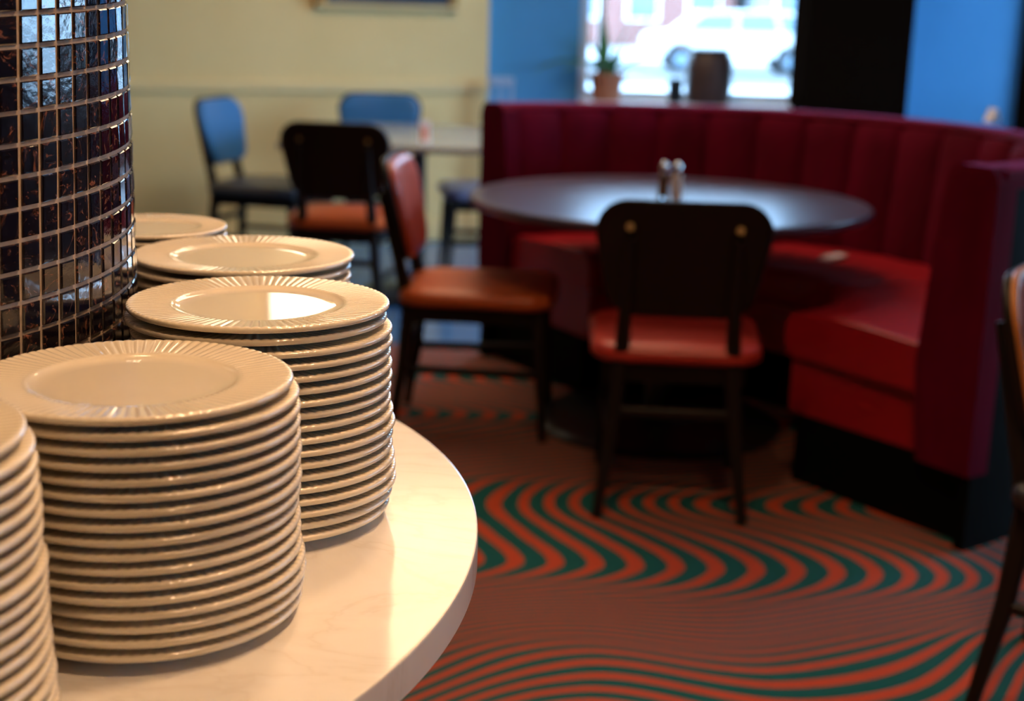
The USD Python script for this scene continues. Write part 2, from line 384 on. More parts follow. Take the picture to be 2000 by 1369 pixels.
def wall_box(s0, s1, d0, d1, z0, z1, b=0.0):
    """box on the cream wall: s along it from the corner, d out of its face."""
    c = WA + wd * (s0 + s1) / 2 + wn * (d0 + d1) / 2
    t = bevel_box(abs(s1 - s0), abs(d1 - d0), z1 - z0, b) if b else trimesh.creation.box([abs(s1 - s0), abs(d1 - d0), z1 - z0])
    t.apply_transform(trimesh.transformations.rotation_matrix(WANG, [0, 0, 1]))
    t.apply_translation([c[0], c[1], (z0 + z1) / 2])
    return t
WL = float(np.linalg.norm(WB - WA))
struct('wall_back', wall_box(0, WL, -0.15, 0, -0.1, CEIL), M['cream_wall'], 'cream yellow wall at the back left')
struct('trim_1', wall_box(0, WL, 0, 0.022, 0.835, 0.895, 0.006), M['cream_trim'], 'cream chair rail along the yellow wall', 30)
struct('baseboard_back', wall_box(0, WL, 0, 0.016, 0.0, 0.10, 0.004), M['cream_trim'], 'cream baseboard under the yellow wall', 30)
# window wall: pieces round window_1
YW = 8.45
WX0, WX1, WZ0, WZ1 = 0.345, 1.72, 0.80, 2.45
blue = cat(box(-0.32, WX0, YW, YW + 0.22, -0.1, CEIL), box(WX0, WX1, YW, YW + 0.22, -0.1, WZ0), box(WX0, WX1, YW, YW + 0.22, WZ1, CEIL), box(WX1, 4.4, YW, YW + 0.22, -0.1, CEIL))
struct('wall_alcove', blue, M['blue_wall'], 'grey wall coloured blue for daylight around the bright window')
struct('column', box(1.575, 2.145, 7.98, YW, 0.0, CEIL), M['dark_wall'], 'dark brown square column right of the window')
struct('trim_2', box(2.905, 3.06, 8.42, YW, 0.0, CEIL), M['dark_wall'], 'narrow dark post at the right edge of the window wall')
struct('wall_left', box(-4.2, -4.05, -2.7, 7.2, -0.1, CEIL), M['plain_wall'], 'plain wall on the left')
struct('wall_front', box(-4.2, 4.4, -2.7, -2.55, -0.1, CEIL), M['plain_wall'], 'plain wall behind the camera')
# right wall; its two unseen windows placed for blue daylight and tile reflections
RX = 4.2
rw = [(2.5, 4.6, 0.90, 1.50), (4.9, 8.2, 0.85, 2.4)]
pieces, y = [], -2.7
for a, b, c, d in rw:
    pieces.append(box(RX, RX + 0.2, y, a, -0.1, CEIL)); y = b
    pieces += [box(RX, RX + 0.2, a, b, -0.1, c), box(RX, RX + 0.2, a, b, d, CEIL)]
pieces.append(box(RX, RX + 0.2, y, 8.67, -0.1, CEIL))
struct('wall_right', cat(*pieces), M['plain_wall'], 'plain wall on the right with unseen daylight windows')
def window(name, x0, x1, y, z0, z1, axis, label, mull):
    w = thing(name, kind='structure', label=label)
    def bx(a0, a1, d0, d1, c0, c1):
        return box(a0, a1, d0, d1, c0, c1) if axis == 'x' else box(d0, d1, a0, a1, c0, c1)
    f = 0.055
    put('frame', cat(bx(x0, x0 + f, y, y + .07, z0, z1), bx(x1 - f, x1, y, y + .07, z0, z1), bx(x0 + f, x1 - f, y, y + .07, z0, z0 + f), bx(x0 + f, x1 - f, y, y + .07, z1 - f, z1)), M['white_trim'], w, False)
    edges = [x0 + f] + mull + [x1 - f]
    for c in mull:
        put('mullion', bx(c - .02, c + .02, y + .005, y + .065, z0 + f, z1 - f), M['white_trim'], w, False)
    for i in range(len(edges) - 1):
        a = edges[i] + (.02 if i else 0); b = edges[i + 1] - (.02 if i < len(edges) - 2 else 0)
        put('pane', bx(a, b, y + .03, y + .034, z0 + f, z1 - f), M['pane'], w, False)
    return w
w1 = window('window_1', WX0, WX1, YW + 0.12, WZ0, WZ1, 'x', 'bright window with white frame behind the booth', [WX0 + 0.13])
put('sill', bevel_box(WX1 - WX0, 0.26, 0.03, 0.005, at=((WX0 + WX1) / 2, YW + 0.0, WZ0 - 0.013)), M['white_trim'], w1)
for k, (a, b, c, d) in enumerate(rw):
    window(f'window_{k + 2}', a, b, RX + 0.08, c, d, 'y', ('added low nearer' if k == 0 else 'unseen tall farther') + ' window of the right wall', [(a + b) / 2])

# ------------------------------------------------------------------ added lamps, unseen: flush ceiling panels and recessed downlights
def ceiling_panel(x, y, sx, sy, label):
    t = thing('ceiling_light', (x, y, CEIL), label=label, category='added ceiling light', group='added flush warm ceiling panels')
    f = 0.03
    put('frame', cat(bevel_box(sx + 2 * f, f, 0.03, .004, (0, sy / 2 + f / 2, -0.015)), bevel_box(sx + 2 * f, f, 0.03, .004, (0, -sy / 2 - f / 2, -0.015)),
                     bevel_box(f, sy, 0.03, .004, (sx / 2 + f / 2, 0, -0.015)), bevel_box(f, sy, 0.03, .004, (-sx / 2 - f / 2, 0, -0.015))), M['white_trim'], t)
    put('diffuser', bevel_box(sx, sy, 0.012, .002, (0, 0, -0.012)), M['panel_glow'], t)
PANELS = [(0.0, 4.9, 1.2, 1.2), (0.0, 6.2, 1.2, 1.2)]
for k, (x, y, sx, sy) in enumerate(PANELS):
    ceiling_panel(x, y, sx, sy, ('nearer' if y < 5.5 else 'farther') + ' flush warm ceiling panel added over the dining tables' if y > 4 else 'flush warm ceiling panel ' + ('added behind the camera' if y < 0 else 'added beyond the round counter'))

def downlight(x, y, label):
    r, d = 0.14, 0.13
    t = thing('downlight', (x, y, CEIL), label=label, category='downlight', group='added round downlights over the counter')
    put('can', lathe([(r + .025, -.0005), (r + .025, -.008), (r + .004, -.010), (r, -.006), (r - .012, d), (r - .008, d + .004), (r + .01, d + .004), (r + .012, -.0005)], 48), M['lamp_shell'], t)
    put('lens', lathe([(0, d - .006), (r - .014, d - .006), (r - .014, d - .001), (0, d - .001)], 48), M['lamp_glow'], t)
for (x, y), w in zip(CANS, ('nearest the camera', 'over the open counter edge', 'beyond the counter')):
    downlight(x, y, 'added round recessed warm lamp ' + w)

# ------------------------------------------------------------------ round counter and tiled pillar
CZ = 0.8143
cx, cy, cr = -0.7745, 1.2907, 0.7466
t = thing('counter', (cx, cy, 0), label='round white marble counter with rounded slab edge around the tiled pillar', category='counter')
ch = 0.003; th = 0.0364
put('worktop', lathe([(0.0, CZ), (cr - ch, CZ), (cr - .0008, CZ - .0009), (cr, CZ - ch), (cr, CZ - th + ch), (cr - ch, CZ - th), (0.0, CZ - th)], 256), M['marble'], t)
put('cabinet', lathe([(0.50, 0.0), (0.56, 0.0), (0.56, 0.08), (0.60, 0.08), (0.60, CZ - th), (0.50, CZ - th)], 96), M['black_panel'], t)

PX, PY, PR, Q, PH, Z0, MS, TW, SX = -0.70714, 1.37112, 0.324815, 0.0272108, -0.488926, 1.294868, 0.043699, 0.840606, -0.0538722
pil = thing('pillar', (PX, PY, 0), kind='structure', label='round pillar clad in dark copper-streaked glass mosaic')
put('grout_core', lathe([(0.0, CZ), (PR - .0012, CZ), (PR - .0012, CEIL), (0.0, CEIL)], 160), M['grout'], pil)
def tile_mesh(i, k, rng):
    g = 0.0020
    du, dv = Q * TW / 2 - g, Q / 2 - g
    def pt(u, v, d):                      # u, v in tile units from the centre
        ii, kk = i + .5 + u / (Q * TW), k + .5 - v / Q
        a = PH + (ii * TW + SX * kk) * Q / PR
        return np.array([(PR + d) * math.cos(a), (PR + d) * math.sin(a), Z0 - kk * Q + MS * ii * Q])
    j = [rng.uniform(-.00022, .00022) for _ in range(3)]
    c = 0.0011
    V = []
    for (su, sv) in ((-1, -1), (1, -1), (1, 1), (-1, 1)):
        V.append(pt(su * du, sv * dv, -0.003))
    for (su, sv) in ((-1, -1), (1, -1), (1, 1), (-1, 1)):
        V.append(pt(su * du, sv * dv, 0.0002))
    for (su, sv) in ((-1, -1), (1, -1), (1, 1), (-1, 1)):
        V.append(pt(su * (du - c), sv * (dv - c), 0.0012 + j[0] + su * j[1] + sv * j[2]))
    F = []
    for r in (0, 4):
        for q in range(4):
            a, b = r + q, r + (q + 1) % 4
            F += [[a, b, b + 4], [a, b + 4, a + 4]]
    F += [[8, 9, 10], [8, 10, 11]]
    return trimesh.Trimesh(np.array(V), F, process=False)
rng = random.Random(5)
NT = int(round(2 * PI * PR / (Q * TW)))
rest = []
for k in range(-54, 18):
    for i in range(-30, NT - 30):
        tm = tile_mesh(i, k, rng)
        zc = tm.vertices[:, 2].mean()
        if tm.vertices[:, 2].max() > CEIL - .002 or tm.vertices[:, 2].min() < CZ + .001:
            continue
        if -3 <= i <= 14 and -1 <= k <= 12:
            put('tile', tm, M['mosaic'], pil, False)
        else:
            rest.append(tm)
vv = np.concatenate([r.vertices for r in rest]); nn = np.cumsum([0] + [len(r.vertices) for r in rest])
ff = np.concatenate([r.faces + o for r, o in zip(rest, nn)])
put('tiles', trimesh.Trimesh(vv, ff, process=False), M['mosaic'], pil, False, kind='stuff')

# ------------------------------------------------------------------ plates
def plate_parts(R, n_flute=90):
    s = R / 0.125
    na = n_flute * 6
    a = np.linspace(0, 2 * PI, na, endpoint=False)
    fl = np.abs(np.sin(a * n_flute / 2)) ** 0.8 * 2 - 1.2
    prof = [(0.0810, .0146), (0.0822, .0150), (0.0836, .01535), (0.086, .0155), (0.092, .0159), (0.100, .0164), (0.108, .0169), (0.115, .0174), (0.1195, .0177), (0.1222, .0179),
            (0.1238, .0173), (0.1247, .0163), (0.125, .0149), (0.1247, .0134), (0.1238, .0123), (0.1220, .0117), (0.117, .0113), (0.100, .0099), (0.088, .0083), (0.080, .0063), (0.074, .0048)]
    amp = [0, 0, .2, .7, 1, 1, 1, 1, .95, .75, .4, .12, .03, 0, 0, 0, 0, 0, 0, 0, 0]
    V = np.zeros((na, len(prof), 3))
    for j, ((r, z), am) in enumerate(zip(prof, amp)):
        zz = z + .00042 * am * fl
        rr = r + (0.0)
        V[:, j] = np.stack([rr * np.cos(a), rr * np.sin(a), zz], 1)
    rim = grid(V * s, closed_u=True)
    well = lathe([(r * s, z * s) for r, z in [(0.0810, .0146), (0.0795, .0139), (0.0775, .0131), (0.0745, .0124), (0.070, .01185), (0.064, .0117), (0.040, .0117), (0.0, .0117)]], 120)
    if well.face_normals[:, 2].mean() < 0: well.invert()
    foot = lathe([(r * s, z * s) for r, z in [(0.074, .0048), (0.0715, .0025), (0.070, .0004), (0.0685, 0.0), (0.0655, 0.0), (0.064, .0005), (0.0625, .0030), (0.058, .0042), (0.0, .0045)]], 96)
    if foot.face_normals[:, 2].mean() > 0: foot.invert()
    f = rim.face_normals[:10]
    c = rim.triangles_center
    if (rim.face_normals[(c[:, 2] > .0155 * s) & (np.hypot(c[:, 0], c[:, 1]) < .115 * s)][:, 2]).mean() < 0: rim.invert()
    return rim, well, foot

def make_plate(name, R):
    p = thing(name)
    rim, well, foot = plate_parts(R)
    put('rim', rim, M['china'], p, True, label='fluted outer rim')
    put('well', well, M['china'], p, 40)
    put('foot_ring', foot, M['china'], p, 40)
    return p
ORD = ['topmost', 'second', 'third', 'fourth', 'fifth', 'sixth', 'seventh', 'eighth', 'ninth', 'tenth', 'eleventh', 'twelfth', 'thirteenth', 'fourteenth', 'fifteenth', 'sixteenth', 'seventeenth', 'eighteenth', 'nineteenth', 'twentieth', 'twenty-first', 'twenty-second', 'twenty-third', 'twenty-fourth', 'twenty-fifth', 'twenty-sixth']
PITCH_PLATE = 0.0117
first = None
STACKS = [  # top centre, bottom centre, number, which stack
    ((-0.2990, 1.0897), (-0.2935, 1.0997), 17, 'the stack before the pillar'),
    ((-0.2443, 1.3408), (-0.2372, 1.3453), 18, 'the tall stack by the counter edge'),
    ((-0.4377, 0.8781), (-0.4316, 0.8800), 18, 'the cropped stack at left edge'),
    ((-0.3119, 1.6049), (-0.3100, 1.6060), 18, 'the stack behind the tall one')]
JIT = {0: {0: (0, 0), 1: (.0045, 0), 2: (.005, 0), 3: (.0045, 0), 4: (.004, .0005), 5: (.0045, 0), 6: (.003, 0), 7: (.0035, 0), 8: (.002, 0), 14: (.003, .001), 13: (.003, 0), 15: (.001, 0), 16: (-.001, 0)},
       1: {0: (0, 0), 1: (-.003, .001), 2: (.002, 0), 3: (.002, 0), 10: (.002, 0), 16: (-.003, -.001), 17: (-.006, -.003)},
       2: {0: (-.006, 0)}, 3: {0: (.003, 0), 1: (-.001, 0)}}
rp = random.Random(3)
for si, (tp, bt, n, where) in enumerate(STACKS):
    for k in range(n):                          # k from the top
        u = k / (n - 1)
        jx, jy = JIT.get(si, {}).get(k, (rp.uniform(-.0014, .0014), rp.uniform(-.001, .001)))
        loc = (tp[0] * (1 - u) + bt[0] * u + jx, tp[1] * (1 - u) + bt[1] * u + jy, CZ + .0002 + (n - 1 - k) * PITCH_PLATE + .00001 * (n - 1 - k))
        name = ORD[k] + (' from the top' if k else '') if k < n - 1 else 'lowest'
        lab = f'cream fluted dinner plate, {name} of {where}'
        kw = dict(label=lab, category='plate', group='dinner plates stacked on the round counter')
        rot = rp.uniform(0, 360)
        if first is None:
            first = make_plate('dinner_plate', 0.125)
            UsdGeom.XformCommonAPI(first)
            ops = UsdGeom.Xformable(first).GetOrderedXformOps()
            ops[0].Set(Gf.Vec3d(*loc)); ops[1].Set(rot); custom(first, **kw)
        else:
            copy_of(first, loc, rot, **kw)
R4 = 0.096; P4 = PITCH_PLATE * R4 / 0.125
n4 = int(round((1.31 - .2735 - .018 * R4 / .125 - CZ) / P4)) + 1
first4 = None
for k in range(n4):
    loc = (-0.4588 + (rp.uniform(-.0012, .0012) if k else 0), 1.7663, CZ + .0002 + (n4 - 1 - k) * (P4 + .00001))
    name = (ORD[k] + (' from the top' if k else '')) if k < n4 - 1 else 'lowest'
    kw = dict(label=f'small cream side plate, {name} of the stack behind the pillar', category='plate', group='side plates stacked behind the pillar')
    if first4 is None:
        first4 = make_plate('side_plate', R4)
        ops = UsdGeom.Xformable(first4).GetOrderedXformOps(); ops[0].Set(Gf.Vec3d(*loc)); custom(first4, **kw)
    else:
        copy_of(first4, loc, rp.uniform(0, 360), **kw)

# ------------------------------------------------------------------ chairs (local: faces +y, origin on the floor)
def make_chair(loc, deg, seat_mat, pad_mat, label, edge_mat=None, shell='black_wood'):
    t = thing('dining_chair', loc, deg, label=label, category='chair')
    so = outline(0.485, 0.445, 0.485, 0.085)
    so[:, 1] += 0.012
    def seat_fn(V):
        r = np.hypot(V[:, 0] / .21, V[:, 1] / .21)
        V[:, 2] += np.where(V[:, 2] > .455, .012 * np.clip(1 - r ** 2, 0, 1), 0)
        return V
    put('seat', pillow(so, [(2, .418), (.05, .418), (.012, .420), (.0, .430), (.0, .446), (.006, .458), (.018, .466), (.04, .470), (.08, .472), (.13, .472), (2, .472)], seat_fn), M[seat_mat], t, 50)
    put('seat_frame', cat(bevel_box(.36, .022, .055, .003, (0, .203, .391)), bevel_box(.27, .022, .055, .003, (0, -.185, .391)), bevel_box(.022, .41, .055, .003, (.17, .009, .391)), bevel_box(.022, .41, .055, .003, (-.17, .009, .391))), M['black_wood'], t)
    for s in (-1, 1):
        put('leg', bar([(s * .178, .205, .418), (s * .183, .217, .21), (s * .190, .232, 0.0)], [.019, .017, .012]), M['black_wood'], t)
    for s in (-1, 1):
        put('leg', bar([(s * .136, -.285, .76), (s * .138, -.252, .62), (s * .143, -.215, .48), (s * .148, -.200, .40), (s * .165, -.215, .21), (s * .192, -.250, 0.0)], [.013, .015, .019, .020, .018, .013]), M['black_wood'], t)
    put('stretcher', bar([(-.158, -.208, .285), (0, -.208, .285), (.158, -.208, .285)], .013), M['black_wood'], t)
    for s in (-1, 1):
        put('stretcher', bar([(s * .165, -.212, .21), (s * .175, 0, .21), (s * .183, .20, .21)], .012), M['black_wood'], t)
    bo = outline(0.485, 0.36, 0.32, 0.085)
    rk = math.radians(13)
    def bfn(V):
        u, v, w = V[:, 0].copy(), V[:, 1].copy(), V[:, 2].copy()
        yb = -.250 - v * math.sin(rk) + w + .35 * u ** 2
        return np.column_stack([u, yb, .700 + v * math.cos(rk)])
    put('back_shell', pillow(bo, [(2, -.012), (.02, -.012), (.004, -.010), (0, -.005), (0, .004), (.003, .008), (2, .008)], bfn), M[shell], t, 50)
    bp = outline(0.468, 0.344, 0.304, 0.08)
    put('back_pad', pillow(bp, [(2, .0085), (.004, .0085), (0, .012), (0, .020), (.006, .029), (.018, .034), (.05, .037), (2, .038)], bfn), M[pad_mat], t, 50)
    if edge_mat:
        eo = outline(0.491, 0.366, 0.326, 0.088)
        put('back_edging', pillow(eo, [(.012, .004), (.0, .006), (-.003, .012), (0, .019), (.012, .021), (.02, .016), (.012, .004)], bfn), M[edge_mat], t, 50)
    for s in (-1, 1):
        d = trimesh.creation.cylinder(radius=.010, height=.006, sections=24)
        d.apply_transform(trimesh.transformations.rotation_matrix(PI / 2 - rk, [1, 0, 0]))
        z = .785; v = (z - .700) / math.cos(rk)
        d.apply_translation([s * .138, -.250 - v * math.sin(rk) - .0145 + .35 * .138 ** 2, z])
        put('screw', d, M['brass'], t, 30, label='small round brass screw cap')
    return t
make_chair((0.445, 3.815, 0), -4, 'red_leather', 'red_leather', 'red-seated black dining chair with its back to us, in front of the round table')
make_chair((-0.115, 4.45, 0), -94, 'orange_leather', 'orange_back', 'orange-seated black dining chair seen from its side, left of the round table')
make_chair((-0.70, 5.93, 0), -6, 'orange_leather', 'orange_back', 'orange-seated black dining chair with its back to us at the far table')
make_chair((-1.21, 6.88, 0), -105, 'grey_leather', 'blue_leather', 'blue-backed dining chair in profile by the yellow wall')
make_chair((-0.755, 7.40, 0), 176, 'blue_leather', 'blue_leather', 'blue-backed dining chair behind the far table facing us')
make_chair((-0.12, 6.95, 0), 98, 'lilac_leather', 'grey_leather', 'dark chair with lilac sheen coloured into its seat, mostly hidden behind the booth end')
make_chair((1.240, 2.585, 0), -125, 'black_seat', 'plum_leather', 'plum-backed dining chair with tan edging cropped at the right picture edge', 'tan_edge')

# ------------------------------------------------------------------ round table and its base
TX, TY = 0.484, 4.50
t = thing('round_table', (TX, TY, 0), label='large round dark table inside the red booth', category='table')
put('tabletop', lathe([(0, .740), (.620, .740), (.629, .7375), (.633, .731), (.633, .719), (.628, .713), (.618, .710), (0, .710)], 160), M['table_dark'], t)
put('column', lathe([(0, .02), (.045, .02), (.045, .69), (.11, .695), (.11, .71), (0, .71)], 48), M['black_metal'], t)
put('base', lathe([(0, .060), (.05, .055), (.12, .045), (.25, .032), (.36, .022), (.392, .016), (.40, .008), (.40, 0), (0, 0)], 128), M['black_metal'], t)
def shaker(x, y, fill, label):
    s = thing('shaker', (x, y, .7402), label=label, category='shaker', group=None)
    put('jar', lathe([(0, 0), (.0165, 0), (.018, .002), (.0182, .03), (.0172, .06), (.0150, .080), (.0135, .084), (.0135, .0835), (.0140, .079), (.0162, .058), (.0170, .03), (.0168, .005), (0, .004)], 32), M['white_jar' if fill == 'salt' else 'clear_glass'], s)
    put('filling', lathe([(0, .0045), (.0162, .0055), (.0166, .03), (.0158, .058), (.0141, .078), (0, .079)], 32), M[fill], s)
    put('cap', lathe([(0, .118), (.006, .1165), (.011, .111), (.0138, .102), (.0148, .092), (.0150, .0842), (.0138, .0842), (0, .0842)], 32), M['chrome'], s)
shaker(0.462, 4.475, 'pepper', 'brown pepper shaker with domed chrome cap, the left of the pair on the round table')
shaker(0.503, 4.462, 'salt', 'white salt shaker with domed chrome cap, the right of the pair on the round table')

# ------------------------------------------------------------------ the curved red booth
BC = np.array([0.515, 4.385]); NA = math.radians(33.0)
A0, A1 = NA - PI / 2, NA + PI / 2
bt = thing('booth', (BC[0], BC[1], 0), label='curved crimson velvet booth with red vinyl seat around the round table', category='booth')
def sector(prof, a0, a1, n, closed=True, wob=None):
    """sweep the closed (r, z) section about the booth's centre."""
    p = np.asarray(prof, float); a = np.linspace(a0, a1, n)
    V = np.stack([np.outer(np.cos(a), p[:, 0]), np.outer(np.sin(a), p[:, 0]), np.tile(p[:, 1], (n, 1))], -1)
    if wob is not None:
        V = wob(V, a, p)
    g = grid(V, closed_v=True)
    from shapely.geometry import Polygon
    vs, fs = trimesh.creation.triangulate_polygon(Polygon(p), engine='earcut')
    caps = []
    for aa in (a0, a1):
        caps.append(trimesh.Trimesh(np.column_stack([vs[:, 0] * math.cos(aa), vs[:, 0] * math.sin(aa), vs[:, 1]]), fs, process=False))
    tt = cat(g, *caps); tt.merge_vertices(); trimesh.repair.fix_normals(tt)
    if tt.volume < 0: tt.invert()
    return tt
RI, RO = 0.485, 1.165
TOPZ, SEATZ = 0.970, 0.495
EP = 0.055 / 1.1   # end panels take this angle
put('plinth', sector([(RI + .05, 0), (RO - .02, 0), (RO - .02, .2), (RI + .05, .2)], A0 + .04, A1 - .04, 80), M['black_panel'], bt, 30)
put('outer_shell', sector([(RO - .02, .0), (RO + .012, .0), (RO + .012, TOPZ - .05), (RO - .02, TOPZ - .05)], A0, A1, 96), M['black_panel'], bt, 30, label='black outer back of the booth')
put('seat_front', sector([(RI + .015, .2), (RO - .03, .2), (RO - .03, .365), (RI + .015, .365)], A0 + EP, A1 - EP, 96), M['red_vinyl'], bt, 30)
# three seat cushions, rounded front lips
sec = [(RI + .02, .368), (RI + .003, .376), (RI - .006, .40), (RI - .008, .44), (RI + .002, .472), (RI + .02, .489), (RI + .05, .497), (RI + .18, .503), (RI + .34, .499), (1.02, .490), (1.02, .368)]
def cushion_wob(V, a, p):
    e = np.minimum(a - a[0], a[-1] - a[0] - (a - a[0])) * 0.8
    d = np.clip(1 - e / .03, 0, 1) ** 2
    V[:, :, 2] -= (np.where(p[:, 1] > .47, 1, 0)[None] * d[:, None] * .016)
    return V
cuts = np.linspace(A0 + .012, A1 - .012, 4)
for k in range(3):
    put('seat_cushion', sector(sec, cuts[k] + .002, cuts[k + 1] - .002, 64, wob=cushion_wob), M['red_vinyl'], bt, 40)
# padded channels of the backrest
NCH = 17
ca = np.linspace(A0 + EP, A1 - EP, NCH + 1)
for k in range(NCH):
    a = np.linspace(ca[k], ca[k + 1], 13); w = np.sin(np.linspace(0, PI, 13)) ** .6
    sv = np.array([(1.012, .46), (1.000, .52), (1.004, .62), (1.018, .74), (1.030, .86), (1.042, .92), (1.056, .942)])
    face = np.stack([np.stack([(sv[:, 0] - .022 * wi + .012) * math.cos(ai), (sv[:, 0] - .022 * wi + .012) * math.sin(ai), sv[:, 1]], 1) for ai, wi in zip(a, w)])
    back = np.stack([np.stack([np.full(len(sv), RO - .025) * math.cos(ai), np.full(len(sv), RO - .025) * math.sin(ai), sv[:, 1]], 1) for ai in a])
    V = np.concatenate([face, back[:, ::-1]], 1)
    g = grid(V, closed_v=True)
    caps = [trimesh.Trimesh(V[q], [[0, i, i + 1] for i in range(1, V.shape[1] - 1)], process=False) for q in (0, -1)]
    g = cat(g, *caps); g.merge_vertices(); trimesh.repair.fix_normals(g)
    if g.volume < 0: g.invert()
    put('back_channel', g, M['velvet'], bt, 50)
put('top_roll', sector([(1.058, .937), (1.052, .951), (1.058, .963), (1.072, TOPZ), (1.15, TOPZ), (RO + .008, .963), (RO + .014, .947), (RO + .012, .921), (1.10, .921)], A0 + .02, A1 - .02, 120), M['velvet'], bt, 40)
# end panels: raked inner edge, rounded top
ep = [(1.008, .20), (RO + .016, .20), (RO + .016, .925), (RO + .008, .953), (RO - .01, .971), (1.065, .973), (1.042, .966), (1.027, .948), (1.014, .86), (1.000, .72), (.987, .56), (.978, .47), (.985, .36)]
for a0, a1 in ((A0 - .012, A0 + EP), (A1 - EP, A1 + .012)):
    put('end_panel', sector(ep, a0, a1, 6), M['velvet'], bt, 30)

t = put('napkin', cat(bevel_box(.12, .045, .004, .001), bevel_box(.11, .042, .004, .001, (.003, 0, .004))), M['paper'], label='pale flat double slip lying on the red booth seat', category='napkin')  # thin pale double slab on the booth seat
def place(p, loc, rz):
    x = UsdGeom.Xformable(p); x.AddTranslateOp().Set(Gf.Vec3d(*loc)); x.AddRotateZOp().Set(rz)
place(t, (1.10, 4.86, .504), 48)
t = thing('tent_card', (1.640, 4.985, TOPZ + .001), 105, label='small white folded card standing on the booth top at the right', category='card')
for s in (-1, 1):
    c = bevel_box(.05, .004, .05, .0008); c.apply_transform(trimesh.transformations.rotation_matrix(s * .35, [1, 0, 0])); c.apply_translation([0, s * .009, .0248])
    put('leaf', c, M['paper'], t)

# ------------------------------------------------------------------ far table
t = thing('square_table', (-0.43, 6.56, 0), label='far square table with a pale shiny top and black pedestal', category='table')
put('tabletop', bevel_box(1.16, 1.16, .030, .006, (0, 0, .725)), M['table_grey'], t)
put('column', lathe([(0, .02), (.032, .02), (.032, .69), (.10, .695), (.10, .71), (0, .71)], 32, (-.02, 0, 0)), M['black_metal'], t)
put('base', lathe([(0, .05), (.05, .045), (.26, .02), (.28, .008), (.28, 0), (0, 0)], 64, (-.02, 0, 0)), M['black_metal'], t)
t = thing('menu_holder', (-0.395, 6.10, .7405), 12, label='small white and salmon card holder standing on the far table', category='menu holder')
put('block', bevel_box(.05, .035, .014, .003, (0, 0, .007)), M['white_trim'], t)
put('card', bevel_box(.045, .003, .085, .0008, (0, .004, .055)), M['paper'], t)
put('card', bevel_box(.030, .003, .060, .0008, (-.004, -.006, .044)), M['pink_paper'], t)

# ------------------------------------------------------------------ on the walls and the sill
def on_wall(px_s, d, z):
    c = WA + wd * px_s + wn * d
    return (c[0], c[1], z)
f = thing('framed_picture', on_wall(.66, 0, 0), math.degrees(WANG) + 180, label='dark picture in a gilded frame on the yellow wall, cut by the top edge', category='picture')
# local: x along the wall to the right, -y out of the wall
put('canvas', box(-.295, .40, -.03, -.012, 1.316, 1.93), M['canvas'], f, False)
put('frame', cat(bevel_box(.05, .045, .70, .006, (-.345, -.0235, 1.63)), bevel_box(.05, .045, .70, .006, (.425, -.0235, 1.63)), bevel_box(.82, .045, .05, .006, (.04, -.0235, 1.955))), M['gold_frame'], f)
put('ledge', bevel_box(.82, .055, .022, .006, (.04, -.0285, 1.300)), M['cream_trim'], f)

w = thing('wall_lamp', on_wall(1.02, 0, 2.36), math.degrees(WANG) + 180, label='added frosted rectangular lamp above the gilded picture', category='wall lamp')  # added above the view to put a bright patch in the plate well
put('back_plate', bevel_box(.58, .03, .28, .006, (0, -.016, 0)), M['lamp_shell'], w)
put('diffuser', bevel_box(.54, .05, .24, .02, (0, -.056, 0)), M['sconce_glow'], w)

t = thing('railing', (-0.165, 8.18, 0), label='low pale blue slatted railing at the foot of the window wall', category='railing')
put('top_rail', bevel_box(.15, .03, .045, .008, (.06, 0, .908)), M['rail_paint'], t)
for k in range(3):
    put('post', bevel_box(.018, .02, .888, .003, (-.002 + .062 * k, 0, .444)), M['rail_paint'], t)

def leaf_blade(base, heading, length, lift, width, droop):
    n = 12; u = np.linspace(0, 1, n)
    h = np.array([math.cos(heading), math.sin(heading), 0]); side = np.array([-h[1], h[0], 0])
    P = np.array(base) + np.outer(length * (u * math.cos(lift) + 0), h) + np.outer(length * (u * math.sin(lift) - droop * u ** 2), [0, 0, 1])
    wdt = width * np.clip(np.minimum(1, (1 - u) * 1.6 + .03), 0, 1) * (0.6 + .4 * np.sin(np.clip(u * 2.2, 0, PI / 2)))
    up_ = np.array([0, 0, 1.0])
    V = np.stack([P - np.outer(wdt, side) + np.outer(wdt * .3, up_), P - np.outer(np.full(n, .0012), up_), P + np.outer(wdt, side) + np.outer(wdt * .3, up_), P + np.outer(np.full(n, .0015), up_)], 1)
    g = grid(V, closed_v=True); g.merge_vertices()
    return g
t = thing('potted_plant', (0.505, 8.40, WZ0 + .0025), label='spiky green plant in a terracotta pot on the window sill', category='plant')
put('pot', lathe([(0, 0), (.075, 0), (.080, .01), (.096, .125), (.110, .126), (.112, .158), (.103, .158), (.096, .13), (0, .13)], 40), M['terracotta'], t)
put('soil', lathe([(0, .138), (.094, .134), (.094, .131), (0, .131)], 24), M['soil'], t)
rl = random.Random(9)
for hd, ln, lf, dr in [(-.10, .58, 1.36, .02), (-.15, .64, .98, .06), (-.3, .50, 1.15, .06), (3.75, .46, .75, .62), (3.5, .36, 1.15, .25), (-1.8, .40, 1.38, .05), (-.35, .42, .72, .35), (-1.2, .34, 1.0, .4), (-2.1, .34, .9, .5), (3.55, .60, .66, .58), (-.7, .36, .6, .4), (4.1, .30, .9, .45)]:
    put('leaf', leaf_blade((rl.uniform(-.02, .02), rl.uniform(-.02, .02), .13), hd, ln, lf, .042, dr), M['leaf'], t, True)
t = thing('urn', (1.10, 8.43, WZ0 + .0025), label='large brown stoneware urn with a dark rim on the window sill', category='urn')
put('body', lathe([(0, 0), (.118, 0), (.124, .01), (.136, .11), (.140, .20), (.134, .255), (.112, .288), (.104, .292), (.100, .286), (.115, .24), (.115, .03), (0, .02)], 64), M['urn'], t)
